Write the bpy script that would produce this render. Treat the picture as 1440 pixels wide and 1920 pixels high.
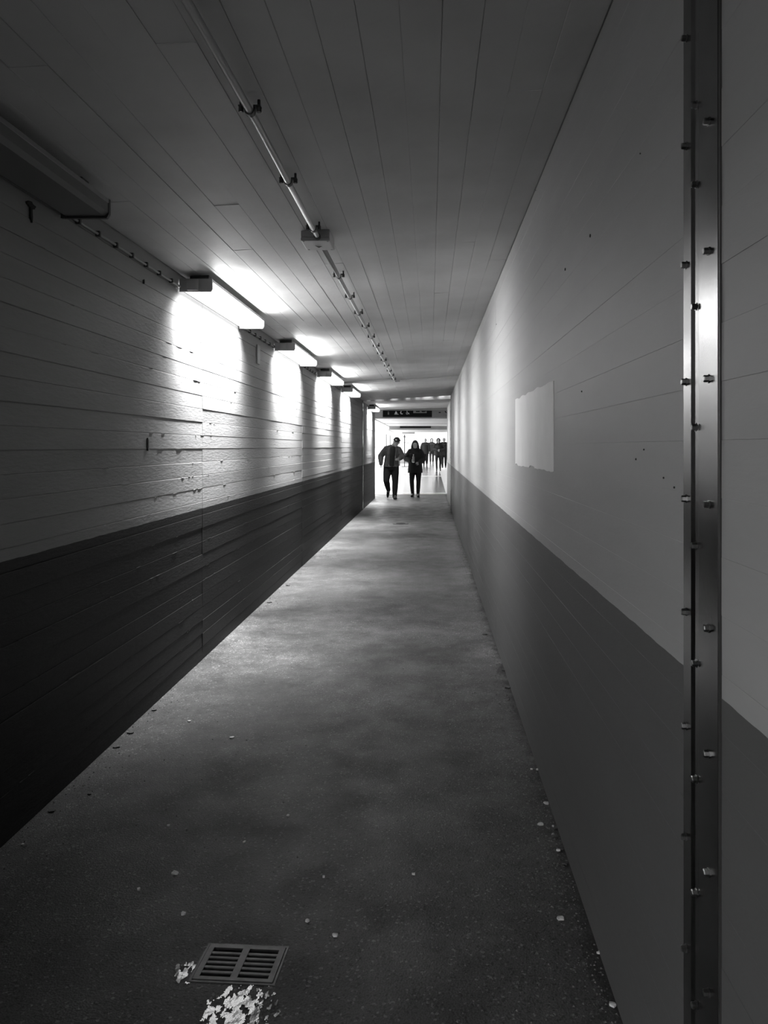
import bpy, bmesh, math, random
from mathutils import Vector, Matrix, noise as mnoise

for o in list(bpy.data.objects): bpy.data.objects.remove(o)
SC = bpy.context.scene
COL = SC.collection
RND = random.Random(11)

# ------------------------------------------------------------------ camera, light, exposure
H = 1.45                       # eye height in metres
F = 1400.0                     # focal length in pixels of the 1440 x 1920 frame
VPX, VPY = 806.0, 838.0        # vanishing point of the passage
cam = bpy.data.cameras.new('camera')
cam.sensor_fit = 'HORIZONTAL'; cam.sensor_width = 36.0
cam.lens = F / 1440.0 * 36.0
cam.shift_x = -(VPX - 720.0) / 1440.0
cam.shift_y = -(960.0 - VPY) / 1440.0
cam.clip_start = 0.02; cam.clip_end = 300
co = bpy.data.objects.new('camera', cam); COL.objects.link(co)
co.location = (0, 0, H); co.rotation_euler = (math.pi / 2, 0, 0)
SC.camera = co
w = bpy.data.worlds.new('overcast_sky'); SC.world = w; w.use_nodes = True
w.node_tree.nodes['Background'].inputs[0].default_value = (1, 1, 1, 1)
w.node_tree.nodes['Background'].inputs[1].default_value = 7.0
vs = SC.view_settings
vs.view_transform = 'Standard'; vs.look = 'None'; vs.gamma = 1.0; vs.use_curve_mapping = False
vs.exposure = -0.1
LAMP_STRENGTH = 6.0             # glow of the diffusers
SIDE_W, DOWN_W, WALL_W, UP_W = 24.0, 40.0, 58.0, 10.0   # watts thrown by each lit tube towards the room, the floor and the wall

# ------------------------------------------------------------------ dimensions
XL, XR = -1.55, 0.485          # wall faces
Y0, YJ, YE = -5.0, 17.2, 21.1  # passage start, expansion joint, passage end
BAND = 1.032                   # top of the dark painted dado
def zc(x): return H + 1.07 + 0.115 * (x - XL) / (XR - XL)     # underside of the sloping ceiling
TILT = math.atan(0.115 / (XR - XL))
ZC2 = H + 1.05                 # ceiling of the far section
def hall_z(y): return max(0.0, 0.0127 * (y - 23.0))

# ------------------------------------------------------------------ helpers
def mesh_obj(name, bm, mat, parent=None, smooth=False):
    me = bpy.data.meshes.new(name)
    bm.normal_update(); bm.to_mesh(me); bm.free()
    if smooth:
        for p in me.polygons: p.use_smooth = True
    for m in (mat if isinstance(mat, (list, tuple)) else [mat]): me.materials.append(m)
    o = bpy.data.objects.new(name, me); COL.objects.link(o)
    if parent: o.parent = parent
    return o
def empty(name, loc=(0, 0, 0), rz=0.0):
    o = bpy.data.objects.new(name, None); COL.objects.link(o)
    o.empty_display_size = 0.05
    o.location = loc; o.rotation_euler = (0, 0, rz)
    return o
def tag(o, label=None, cat=None, group=None, kind=None):
    if label: o['label'] = label
    if cat: o['category'] = cat
    if group: o['group'] = group
    if kind: o['kind'] = kind
    return o
def struct(o, label=None, cat=None):
    o['kind'] = 'structure'
    return tag(o, label, cat)
def copy_tree(o, parent=None):
    c = o.copy(); COL.objects.link(c); c.parent = parent
    for ch in list(o.children): copy_tree(ch, c)
    return c
def box(bm, x0, x1, y0, y1, z0, z1):
    v = [bm.verts.new(p) for p in ((x0, y0, z0), (x1, y0, z0), (x1, y1, z0), (x0, y1, z0),
                                   (x0, y0, z1), (x1, y0, z1), (x1, y1, z1), (x0, y1, z1))]
    for f in ((0, 3, 2, 1), (4, 5, 6, 7), (0, 1, 5, 4), (1, 2, 6, 5), (2, 3, 7, 6), (3, 0, 4, 7)):
        bm.faces.new([v[i] for i in f])
    return v
def bbox(x0, x1, y0, y1, z0, z1, bev=0.0, seg=2):
    bm = bmesh.new(); box(bm, x0, x1, y0, y1, z0, z1)
    if bev: bmesh.ops.bevel(bm, geom=bm.edges[:], offset=bev, segments=seg, affect='EDGES', profile=0.5)
    return bm
def prism(pts, y0, y1, axis='y'):
    """closed 2-D outline (a,b) extruded along an axis"""
    bm = bmesh.new()
    def P(a, b, t): return {'y': (a, t, b), 'x': (t, a, b), 'z': (a, b, t)}[axis]
    A = [bm.verts.new(P(a, b, y0)) for a, b in pts]; B = [bm.verts.new(P(a, b, y1)) for a, b in pts]
    n = len(pts)
    bm.faces.new(A[::-1]); bm.faces.new(B)
    for i in range(n): bm.faces.new((A[i], A[(i + 1) % n], B[(i + 1) % n], B[i]))
    bmesh.ops.recalc_face_normals(bm, faces=bm.faces[:])
    return bm
def ring(bm, c, d, r, n=12, flat=1.0, up=Vector((0, 0, 1))):
    d = Vector(d).normalized()
    if abs(d.dot(up)) > 0.95: up = Vector((0, 1, 0))
    a = d.cross(up).normalized(); b = a.cross(d).normalized()
    return [bm.verts.new(Vector(c) + a * r * math.cos(t) + b * r * flat * math.sin(t))
            for t in [2 * math.pi * i / n for i in range(n)]]
def tube(bm, pts, rad, n=12):
    pts = [Vector(p) for p in pts]
    if not isinstance(rad, (list, tuple)): rad = [rad] * len(pts)
    rs = []
    for i, p in enumerate(pts):
        d = (pts[min(i + 1, len(pts) - 1)] - pts[max(i - 1, 0)])
        rs.append(ring(bm, p, d, rad[i], n))
    for a, b in zip(rs[:-1], rs[1:]):
        for i in range(n): bm.faces.new((a[i], a[(i + 1) % n], b[(i + 1) % n], b[i]))
    bm.faces.new(rs[0][::-1]); bm.faces.new(rs[-1])
    return bm
def cyl(bm, p0, p1, r, n=12): return tube(bm, [p0, p1], r, n)

# ------------------------------------------------------------------ materials (all neutral: the place is black and white)
MATS = {}
def g(v): return (v, v, v, 1)
def material(name, base, rough=0.6, metal=0.0, spec=0.5, mottle=0.0, mscale=3.0, bump=0.0, bscale=40.0, bdist=0.004):
    m = bpy.data.materials.new(name); m.use_nodes = True
    nt = m.node_tree; N = nt.nodes; L = nt.links
    b = N['Principled BSDF']
    b.inputs['Base Color'].default_value = g(base); b.inputs['Roughness'].default_value = rough
    b.inputs['Metallic'].default_value = metal; b.inputs['Specular IOR Level'].default_value = spec
    geo = N.new('ShaderNodeNewGeometry')
    nz = N.new('ShaderNodeTexNoise'); nz.inputs['Scale'].default_value = mscale; nz.inputs['Detail'].default_value = 6
    L.new(geo.outputs['Position'], nz.inputs['Vector'])
    mr = N.new('ShaderNodeMapRange'); mr.inputs[1].default_value = 0.3; mr.inputs[2].default_value = 0.7
    mr.inputs[3].default_value = base * (1 - mottle); mr.inputs[4].default_value = base * (1 + mottle)
    L.new(nz.outputs[0], mr.inputs[0]); L.new(mr.outputs[0], b.inputs['Base Color'])
    if bump:
        n2 = N.new('ShaderNodeTexNoise'); n2.inputs['Scale'].default_value = bscale; n2.inputs['Detail'].default_value = 5
        L.new(geo.outputs['Position'], n2.inputs['Vector'])
        bp = N.new('ShaderNodeBump'); bp.inputs['Strength'].default_value = bump; bp.inputs['Distance'].default_value = bdist
        L.new(n2.outputs[0], bp.inputs['Height']); L.new(bp.outputs[0], b.inputs['Normal'])
    MATS[name] = m
    return m
def paint(name, hi, lo, rough=0.5, bump=0.35, streak=0.10, wob=0.004):
    """two-tone wall paint: pale above the dado line, dark below"""
    m = bpy.data.materials.new(name); m.use_nodes = True
    nt = m.node_tree; N = nt.nodes; L = nt.links; b = N['Principled BSDF']
    b.inputs['Roughness'].default_value = rough; b.inputs['Specular IOR Level'].default_value = 0.12
    geo = N.new('ShaderNodeNewGeometry'); sx = N.new('ShaderNodeSeparateXYZ'); L.new(geo.outputs['Position'], sx.inputs[0])
    n0 = N.new('ShaderNodeTexNoise'); n0.inputs['Scale'].default_value = 9.0; L.new(geo.outputs['Position'], n0.inputs['Vector'])
    mm = N.new('ShaderNodeMath'); mm.operation = 'MULTIPLY_ADD'; mm.inputs[1].default_value = wob * 2; mm.inputs[2].default_value = BAND - wob
    L.new(n0.outputs[0], mm.inputs[0])
    gt = N.new('ShaderNodeMath'); gt.operation = 'GREATER_THAN'; L.new(sx.outputs['Z'], gt.inputs[0]); L.new(mm.outputs[0], gt.inputs[1])
    sc = N.new('ShaderNodeVectorMath'); sc.operation = 'MULTIPLY'; sc.inputs[1].default_value = (1, 0.5, 2.2); L.new(geo.outputs['Position'], sc.inputs[0])
    nz = N.new('ShaderNodeTexNoise'); nz.inputs['Scale'].default_value = 2.2; nz.inputs['Detail'].default_value = 8; nz.inputs['Roughness'].default_value = 0.6
    L.new(sc.outputs[0], nz.inputs['Vector'])
    mr = N.new('ShaderNodeMapRange'); mr.inputs[1].default_value = 0.3; mr.inputs[2].default_value = 0.7
    mr.inputs[3].default_value = 1 - streak; mr.inputs[4].default_value = 1 + streak * 0.4; L.new(nz.outputs[0], mr.inputs[0])
    mx = N.new('ShaderNodeMapRange'); mx.inputs[3].default_value = lo; mx.inputs[4].default_value = hi; L.new(gt.outputs[0], mx.inputs[0])
    mu = N.new('ShaderNodeMath'); mu.operation = 'MULTIPLY'; L.new(mr.outputs[0], mu.inputs[0]); L.new(mx.outputs[0], mu.inputs[1])
    L.new(mu.outputs[0], b.inputs['Base Color'])
    n2 = N.new('ShaderNodeTexNoise'); n2.inputs['Scale'].default_value = 34; n2.inputs['Detail'].default_value = 7; n2.inputs['Roughness'].default_value = 0.65
    L.new(sc.outputs[0], n2.inputs['Vector'])
    bp = N.new('ShaderNodeBump'); bp.inputs['Strength'].default_value = bump; bp.inputs['Distance'].default_value = 0.006
    L.new(n2.outputs[0], bp.inputs['Height']); L.new(bp.outputs[0], b.inputs['Normal'])
    MATS[name] = m; return m
def asphalt(name):
    m = bpy.data.materials.new(name); m.use_nodes = True
    nt = m.node_tree; N = nt.nodes; L = nt.links; b = N['Principled BSDF']
    geo = N.new('ShaderNodeNewGeometry'); sx = N.new('ShaderNodeSeparateXYZ'); L.new(geo.outputs['Position'], sx.inputs[0])
    def noise(scale, det, rg=0.55):
        n = N.new('ShaderNodeTexNoise'); n.inputs['Scale'].default_value = scale; n.inputs['Detail'].default_value = det; n.inputs['Roughness'].default_value = rg
        L.new(geo.outputs['Position'], n.inputs['Vector']); return n.outputs[0]
    def rng(src, a, bb, c, d):
        r = N.new('ShaderNodeMapRange'); r.inputs[1].default_value = a; r.inputs[2].default_value = bb; r.inputs[3].default_value = c; r.inputs[4].default_value = d
        L.new(src, r.inputs[0]); return r.outputs[0]
    def math_(op, a, c):
        n = N.new('ShaderNodeMath'); n.operation = op
        for i, s in enumerate((a, c)):
            if isinstance(s, (int, float)): n.inputs[i].default_value = s
            else: L.new(s, n.inputs[i])
        return n.outputs[0]
    big = rng(noise(1.6, 6, 0.6), 0.35, 0.65, 0.62, 1.25)
    mid = rng(noise(14, 6, 0.7), 0.3, 0.7, 0.72, 1.25)
    fine = rng(noise(190, 3), 0.3, 0.7, 0.45, 1.5)
    # trodden dust collects along both walls
    edge = math_('MINIMUM', math_('SUBTRACT', sx.outputs['X'], XL), math_('SUBTRACT', XR, sx.outputs['X']))
    edge = math_('ADD', edge, rng(noise(2.5, 4), 0.3, 0.7, -0.10, 0.10))
    dust = rng(edge, 0.05, 0.42, 1.55, 1.0)
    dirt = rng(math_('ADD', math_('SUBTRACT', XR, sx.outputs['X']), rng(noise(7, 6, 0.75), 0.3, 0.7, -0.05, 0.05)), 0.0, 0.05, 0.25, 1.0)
    vc = N.new('ShaderNodeTexVoronoi'); vc.inputs['Scale'].default_value = 150; L.new(geo.outputs['Position'], vc.inputs['Vector'])
    sc_ = N.new('ShaderNodeSeparateColor'); L.new(vc.outputs['Color'], sc_.inputs[0])
    chips = math_('ADD', 1.0, math_('MULTIPLY', math_('GREATER_THAN', sc_.outputs[0], 0.95), 1.8))
    pits = math_('SUBTRACT', 1.0, math_('MULTIPLY', math_('LESS_THAN', sc_.outputs[1], 0.10), 0.6))
    mid = math_('MULTIPLY', mid, math_('MULTIPLY', chips, pits))
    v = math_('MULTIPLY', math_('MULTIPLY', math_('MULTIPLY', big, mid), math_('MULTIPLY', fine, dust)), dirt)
    damp_falloff = rng(math_('ADD', sx.outputs['Y'], rng(noise(1.1, 7, 0.65), 0.3, 0.7, -2.2, 2.2)), 4.6, 6.2, 0.60, 1.15)      # dampness on the near stretch plus near-to-far light falloff painted in
    v = math_('MULTIPLY', v, damp_falloff)
    L.new(math_('MULTIPLY', v, 0.065), b.inputs['Base Color'])
    L.new(rng(noise(4.0, 5), 0.35, 0.65, 0.40, 0.60), b.inputs['Roughness'])
    b.inputs['Specular IOR Level'].default_value = 0.36
    vor = N.new('ShaderNodeTexVoronoi'); vor.inputs['Scale'].default_value = 170; L.new(geo.outputs['Position'], vor.inputs['Vector'])
    h = math_('ADD', math_('MULTIPLY', vor.outputs[0], 0.6), math_('MULTIPLY', noise(120, 5, 0.75), 1.2))
    bp = N.new('ShaderNodeBump'); bp.inputs['Strength'].default_value = 0.5; bp.inputs['Distance'].default_value = 0.003
    L.new(h, bp.inputs['Height']); L.new(bp.outputs[0], b.inputs['Normal'])
    MATS[name] = m; return m
def emission(name, strength):
    m = bpy.data.materials.new(name); m.use_nodes = True
    nt = m.node_tree; nt.nodes.clear()
    e = nt.nodes.new('ShaderNodeEmission'); e.inputs[1].default_value = strength
    o = nt.nodes.new('ShaderNodeOutputMaterial'); nt.links.new(e.outputs[0], o.inputs[0])
    MATS[name] = m; return m

M_wl = paint('paint_left_wall', 0.24, 0.016, rough=0.55, bump=0.45, streak=0.12)
M_wr = paint('paint_right_wall', 0.30, 0.088, rough=0.5, bump=0.12, streak=0.08)
M_ceil = material('ceiling_paint', 0.48, 0.6, mottle=0.12, mscale=2.0, bump=0.25, bscale=30, bdist=0.005)
M_joint = material('joint_mortar', 0.20, 0.8, mottle=0.2)  # the joint filler's own grey
M_floor = asphalt('asphalt')
M_steel = material('brushed_steel', 0.24, 0.24, metal=1.0, mottle=0.18, mscale=6, bump=0.05, bscale=120, bdist=0.002)
M_bolt = material('bolt_steel', 0.22, 0.28, metal=1.0, mottle=0.2, mscale=60)
M_iron = material('cast_iron', 0.06, 0.45, metal=0.6, mottle=0.3, mscale=40, bump=0.3, bscale=150, bdist=0.001)
M_pit = material('pit_dark', 0.01, 0.9)
M_pvc = material('pvc_grey', 0.42, 0.32, mottle=0.08)
M_clip = material('clip_dark', 0.03, 0.5)
M_boxm = material('junction_box_plastic', 0.36, 0.4, mottle=0.05)
M_cap = material('lamp_end_cap', 0.33, 0.45, mottle=0.05)
M_house = material('lamp_housing', 0.25, 0.5)
M_bracket = material('lamp_bracket', 0.05, 0.6)
M_glow = emission('lit_diffuser', LAMP_STRENGTH)
M_off = material('unlit_diffuser', 0.13, 0.3, mottle=0.05)
M_patch = material('fresh_paint_patch', 0.60, 0.6, mottle=0.05, mscale=7, bump=0.1, bscale=40)
M_patch2 = material('old_repaint', 0.50, 0.55, mottle=0.06, mscale=4, bump=0.12, bscale=40)
M_hole = material('hole_dark', 0.02, 0.9)
M_chip = material('paper_scrap', 0.55, 0.7, mottle=0.2, mscale=80)
M_leaf = material('dead_leaf', 0.05, 0.7, mottle=0.3, mscale=80)
M_grit = material('grit', 0.10, 0.7, mottle=0.8, mscale=120)
M_water = material('water', 0.006, 0.04, spec=0.8, bump=0.30, bscale=70, bdist=0.0022)

# ------------------------------------------------------------------ the passage: floor
GC, GA, GW, GD = Vector((-0.5315, 2.094)), -0.066, 0.238, 0.156      # drain: centre, turn, width, depth
GR = [tuple(GC + Matrix.Rotation(GA, 2) @ Vector((sx * GW / 2, sy * GD / 2))) for sx, sy in ((-1, 1), (1, 1), (1, -1), (-1, -1))]
bm = bmesh.new()
out = [bm.verts.new(p + (0,)) for p in ((-1.75, Y0), (0.7, Y0), (0.7, 22.9), (-1.75, 22.9))]
inn = [bm.verts.new((x, y, 0)) for x, y in GR]
es = [bm.edges.new((l[i], l[(i + 1) % 4])) for l in (out, inn) for i in range(4)]
bmesh.ops.triangle_fill(bm, use_beauty=True, use_dissolve=False, edges=es)
cen = Vector((-0.53, 2.094, 0))
for f in list(bm.faces):
    c = f.calc_center_median()
    if all(v in inn for v in f.verts): bm.faces.remove(f)
bmesh.ops.recalc_face_normals(bm, faces=bm.faces[:])
for f in bm.faces:
    if f.normal.z < 0: f.normal_flip()
floor = struct(mesh_obj('floor', bm, M_floor), 'worn dark asphalt floor of the passage', 'floor')

# ------------------------------------------------------------------ the passage: walls and ceiling
struct(mesh_obj('wall_back', bbox(-1.9, 0.9, Y0 - 0.2, Y0, 0, 2.9), M_wr), 'end wall of the passage', 'wall')
def wall_base(name, x0, x1, y0, y1, z1, mat, label):
    return struct(mesh_obj(name, bbox(x0, x1, y0, y1, 0, z1), mat), label, 'wall')
YO = 0.4                      # the left wall starts here; behind it a side exit is open to the daylight
struct(mesh_obj('floor_outside', bbox(-9, -1.75, Y0 - 1.5, 1.5, -0.2, 0.0), M_floor), 'ground outside the side exit', 'floor')
struct(mesh_obj('wall_exit', bbox(-1.80, XL, Y0, Y0 + 0.5, 0, 2.7), M_wr), 'jamb of the side exit', 'wall')
struct(mesh_obj('wall_exit_shade_lintel', bbox(-1.80, XL, Y0 + 0.5, YO, 1.98, 2.7), M_wr), 'added lintel limiting daylight through the side exit', 'wall')  # unseen lintel, added to keep sky light off the upper right wall
struct(mesh_obj('wall_sky_block', bbox(-7.4, -7.1, Y0 - 1.5, 1.5, 0, 2.0), M_wr), 'added low wall blocking horizon light outside the side exit', 'wall')  # unseen wall, added to block low sky light into the exit
wl = wall_base('wall_left', -1.80, XL - 0.005, YO, YJ, zc(XL) + 0.15, M_wl, 'left wall of board-marked concrete painted pale above and dark below')
wr = wall_base('wall_right', XR + 0.004, 0.75, Y0, YJ, zc(XR) + 0.15, M_wr, 'right wall of smoother concrete painted pale above and dark below')
wlf = wall_base('wall_left_far', -1.80, XL - 0.005, YJ + 0.03, YE, zc(XL) + 0.15, M_wl, 'left wall beyond the expansion joint')
wrf = wall_base('wall_right_far', XR + 0.004, 0.75, YJ + 0.03, YE, zc(XR) + 0.15, M_wr, 'right wall beyond the expansion joint')

def board_mesh(name, length, hgt, thick, mat, seed, amp, tiltamp, gap=0.0006, ch=0.002):
    """one shutter-board imprint, lying along +Y, face towards +X at x=0, z from 0 to hgt"""
    r = random.Random(seed); bm = bmesh.new(); n = 7
    t0, t1 = r.uniform(-tiltamp, tiltamp), r.uniform(-tiltamp, tiltamp)
    rows = []
    for i in range(n + 1):
        y = length * i / n
        d = r.uniform(-amp, amp)
        gz0, gz1 = gap + r.uniform(0, gap), gap + r.uniform(0, gap)
        rows.append([bm.verts.new(p) for p in ((-thick, y, gz0), (-ch * 0.6 + d + t0, y, gz0), (d + t0, y, gz0 + ch),
                                               (d + t1, y, hgt - gz1 - ch), (-ch * 0.6 + d + t1, y, hgt - gz1), (-thick, y, hgt - gz1))])
    for a, b in zip(rows[:-1], rows[1:]):
        for k in range(5): bm.faces.new((a[k], b[k], b[k + 1], a[k + 1]))
    bm.faces.new(rows[0]); bm.faces.new(rows[-1][::-1])
    bmesh.ops.recalc_face_normals(bm, faces=bm.faces[:])
    me = bpy.data.meshes.new(name); bm.to_mesh(me); bm.free(); me.materials.append(mat)
    return me
def lay_boards(parent, x, facing, panels, z1, rows, mat, amp, tilt, step, nm, gap=0.0006, ch=0.002):
    r = random.Random(len(nm) + rows)
    hgt = z1 / rows
    lib = {}
    for (ya, yb) in panels:
        L_ = round(yb - ya - 0.0006, 4)
        if L_ not in lib: lib[L_] = [board_mesh(nm, L_, hgt, 0.02, mat, 100 + k, amp, tilt, gap, ch) for k in range(5)]
        pd = r.uniform(-0.002, 0.002) * (1 if tilt > 0.001 else 0.2)
        for j in range(rows):
            o = bpy.data.objects.new(nm, lib[L_][r.randrange(5)]); COL.objects.link(o)
            o.parent = parent
            if facing > 0: o.location = (x + pd + r.uniform(-step, step), ya + 0.0003, j * hgt)
            else:
                o.rotation_euler = (0, 0, math.pi)
                o.location = (x - pd + r.uniform(-step, step), yb - 0.0003, j * hgt)
PAN = [(YO, 1.08), (1.08, 5.09), (5.09, 9.05), (9.05, 13.05), (13.05, YJ - 0.01)]
lay_boards(wl, XL, 1, PAN, zc(XL) - 0.004, 28, M_wl, 0.0010, 0.0019, 0.0014, 'board')
lay_boards(wlf, XL, 1, [(YJ + 0.04, YE)], zc(XL) - 0.004, 28, M_wl, 0.0010, 0.0019, 0.0014, 'board')
lay_boards(wr, XR, -1, [(Y0, 1.33), (1.335, 5.5), (5.5, 9.6), (9.6, 13.4), (13.4, YJ - 0.01)], zc(XR) - 0.004, 27, M_wr, 0.0002, 0.00035, 0.0002, 'board', 0.00005, 0.0006)
lay_boards(wrf, XR, -1, [(YJ + 0.04, YE)], zc(XR) - 0.004, 27, M_wr, 0.0002, 0.00035, 0.0002, 'board', 0.00005, 0.0006)

# fins of grout squeezed out between the boards of the left wall: uncountable crumbs, one part
bm = bmesh.new(); r = random.Random(5); bh = (zc(XL) - 0.004) / 28
for _ in range(420):
    y = r.uniform(1.5, 13.0); j = r.randrange(2, 28); L_ = r.uniform(0.02, 0.22) * r.uniform(0.3, 1.0)
    z = j * bh + r.uniform(-0.003, 0.003); h = r.uniform(0.001, 0.0025); d = r.uniform(0.001, 0.0035)
    v = [bm.verts.new(p) for p in ((XL - 0.006, y, z - h), (XL - 0.006, y + L_, z - h), (XL - 0.006, y + L_, z + h), (XL - 0.006, y, z + h),
                                   (XL + d, y + L_ * 0.3, z), (XL + d * 0.8, y + L_ * 0.7, z + h * 0.3))]
    for f in ((0, 1, 5, 4), (2, 3, 4, 5), (1, 2, 5), (3, 0, 4)): bm.faces.new([v[i] for i in f])
bmesh.ops.recalc_face_normals(bm, faces=bm.faces[:])
tag(mesh_obj('grout_fins', bm, M_wl, wl), kind='stuff')

# ceiling: sloping slab, board marks running along the passage
def ceil_slab(name, y0, y1, za, zb, label):
    bm = prism([(-1.80, za(-1.80)), (0.75, za(0.75)), (0.75, zb), (-1.80, zb)], y0, y1)
    return struct(mesh_obj(name, bm, M_ceil), label, 'ceiling')
ceil = ceil_slab('ceiling', Y0, YJ, lambda x: zc(x) + 0.005, 2.67, 'pale board-marked concrete ceiling of the passage')
ceilf = ceil_slab('ceiling_far', YJ + 0.11, YE, lambda x: ZC2 + 0.03 * (x - XL), 2.70, 'lower concrete ceiling beyond the expansion joint')
r = random.Random(4); x = XL
while x < XR - 0.05:                # crumbling filler that leaves gaps of daylight in the joint
    x2 = min(XR, x + r.uniform(0.10, 0.34)); mesh_obj('joint_filler', bbox(x, x2 - r.uniform(0.05, 0.16), YJ, YJ + 0.11, zc(x) + 0.03, zc(x) + 0.05), M_joint, ceil); x = x2
NB = 18; bw = (XR - XL) / math.cos(TILT) / NB; lib = {}; r = random.Random(77)
for j in range(NB):
    cuts = [Y0]; y = Y0 + r.uniform(1.5, 4.0)
    while y < YJ - 1.2: cuts.append(y); y += r.uniform(2.6, 4.4)
    cuts.append(YJ - 0.005)
    xx = XR - j * bw * math.cos(TILT)
    for ya, yb in zip(cuts[:-1], cuts[1:]):
        o = bpy.data.objects.new('board', board_mesh('board', yb - ya, bw, 0.012, M_ceil, r.randrange(9999), 0.0005, 0.0007, *((0.0006, 0.002) if r.random() < 0.35 else (0.0002, 0.0008)))); COL.objects.link(o); o.parent = ceil
        # local +X (face) -> down, local +Z (width) -> towards -X, local +Y stays
        down = Vector((math.sin(TILT), 0, -math.cos(TILT))); wid = Vector((-math.cos(TILT), 0, -math.sin(TILT)))
        o.matrix_local = Matrix(((down.x, 0, wid.x, xx), (0, 1, 0, ya), (down.z, 0, wid.z, zc(xx) + r.uniform(-0.0008, 0.0008)), (0, 0, 0, 1)))

# ------------------------------------------------------------------ steel cover plates over the expansion joints
def hex_mesh():
    bm = bmesh.new(); pts = []
    def rg(x, r, n=6): return [bm.verts.new((x, r * math.cos(2 * math.pi * i / n), r * math.sin(2 * math.pi * i / n))) for i in range(n)]
    a = rg(0, 0.0078, 6); b = rg(-0.002, 0.0078, 6); c = rg(-0.002, 0.0062); d = rg(-0.0085, 0.0062); e = rg(-0.0098, 0.0048)
    for p, q in ((a, b), (b, c), (c, d), (d, e)):
        for i in range(6): bm.faces.new((p[i], p[(i + 1) % 6], q[(i + 1) % 6], q[i]))
    bm.faces.new(e)
    bmesh.ops.recalc_face_normals(bm, faces=bm.faces[:])
    me = bpy.data.meshes.new('bolt'); bm.to_mesh(me); bm.free(); me.materials.append(M_bolt); return me
HEX = hex_mesh()
def cover_plate(face_x, sgn, ya, yb, ztop, label, bolts, group=None):
    """plate on a wall; sgn=-1: faces -X. Local profile: two flat flanges and a shallow channel"""
    root = empty('joint_cover_plate', (face_x, (ya + yb) / 2, 0))
    tag(root, label, 'metal plate', group)
    wdt = yb - ya; y0, y1 = -wdt / 2, wdt / 2
    prof = [(y0, 0.0), (y0, 0.004), (y0 + wdt * 0.50, 0.0055), (y0 + wdt * 0.56, 0.0022), (y0 + wdt * 0.66, 0.0022), (y0 + wdt * 0.74, 0.0055),
            (y1, 0.0045), (y1, 0.0)]
    bm = bmesh.new(); A = []; B = []
    for y, d in prof:
        A.append(bm.verts.new((sgn * d, y, 0.0))); B.append(bm.verts.new((sgn * d, y, ztop)))
    n = len(prof)
    for i in range(n): bm.faces.new((A[i], A[(i + 1) % n], B[(i + 1) % n], B[i]))
    bm.faces.new(A); bm.faces.new(B[::-1])
    bmesh.ops.recalc_face_normals(bm, faces=bm.faces[:])
    mesh_obj('plate', bm, M_steel, root)
    mesh_obj('edge_gap_shade', bbox(-0.003, 0.003, y0 - 0.007, y0 - 0.0005, 0, ztop), M_clip, root)  # dark strip painting the shaded gap beside the plate
    for y, z in bolts:
        o = bpy.data.objects.new('bolt', HEX); COL.objects.link(o); o.parent = root
        o.location = (sgn * 0.0045, y - (ya + yb) / 2, z); o.rotation_euler = (RND.uniform(0, 1), 0, 0 if sgn < 0 else math.pi)
    return root
def at_right(px, py):
    y = F * XR / (px - VPX); return y, H - (py - VPY) * y / F
bl = []
for py in (72, 274, 497, 716, 935, 1147, 1361, 1569, 1778, 1990): bl.append(at_right(1291.5, py))
for py in (197, 346, 575, 801, 1023, 1244, 1461, 1674, 1885): bl.append(at_right(1311, py))
for py in (-10, 228, 471, 710, 946, 1178, 1413, 1636, 1861): bl.append(at_right(1334, py))
bl = [b for b in bl if 0.03 < b[1] < 2.55]
cover_plate(XR, -1, F * XR / (1350 - VPX), F * XR / (1286 - VPX), zc(XR) - 0.004, 'tall bolted steel cover strip on the right wall beside the viewer', bl)
fb = [(YJ + 0.015 + dy, 0.12 + 0.215 * k + s) for k in range(11) for dy, s in ((-0.06, 0), (0, 0.1), (0.06, 0.02))]
cover_plate(XL + 0.005, 1, YJ - 0.07, YJ + 0.10, zc(XL) - 0.004, 'bolted steel cover strip on the left wall near the far end of the passage', fb)
cover_plate(XR - 0.003, -1, YJ - 0.07, YJ + 0.10, zc(XR) - 0.004, 'bolted steel cover strip on the right wall near the far end of the passage', fb)

# ------------------------------------------------------------------ repainted patches and dark hole discs on the right wall
bm = bmesh.new(); r = random.Random(3)
def ragged(bm, y0, y1, z0a, z0b, z1a, z1b, x, n=40, rag=0.012):
    lo, hi = [], []
    for i in range(n + 1):
        t = i / n; y = y0 + (y1 - y0) * t
        nlo = mnoise.noise(Vector((y * 9, 3.1, 0))) * rag + (0.02 if 0.4 < t < 0.55 else 0) * 0.6
        nhi = mnoise.noise(Vector((y * 7, 8.7, 0))) * rag
        lo.append((y + (r.uniform(-0.006, 0.006) if i in (0, n) else 0), z0a + (z0b - z0a) * t + nlo)); hi.append((y, z1a + (z1b - z1a) * t + nhi))
    a = [bm.verts.new((x, y, z)) for y, z in lo]; b = [bm.verts.new((x, y, z)) for y, z in hi]
    a2 = [bm.verts.new((x + 0.004, y, z)) for y, z in lo]; b2 = [bm.verts.new((x + 0.004, y, z)) for y, z in hi]
    for i in range(n):
        bm.faces.new((a[i], b[i], b[i + 1], a[i + 1])); bm.faces.new((b[i], b2[i], b2[i + 1], b[i + 1])); bm.faces.new((a2[i], a[i], a[i + 1], a2[i + 1]))
    bm.faces.new((a[0], a2[0], b2[0], b[0])); bm.faces.new((a[n], b[n], b2[n], a2[n]))
    bmesh.ops.recalc_face_normals(bm, faces=bm.faces[:])
ragged(bm, 2.92, 4.22, H - 0.098, H - 0.100, H + 0.262, H + 0.268, XR - 0.0022)
tag(mesh_obj('paint_patch', bm, M_patch, wr), 'rectangle of fresher pale paint with ragged edges')
hole_bm = bmesh.new(); cyl(hole_bm, (0, 0, 0), (0.004, 0, 0), 0.006, 10)
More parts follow.
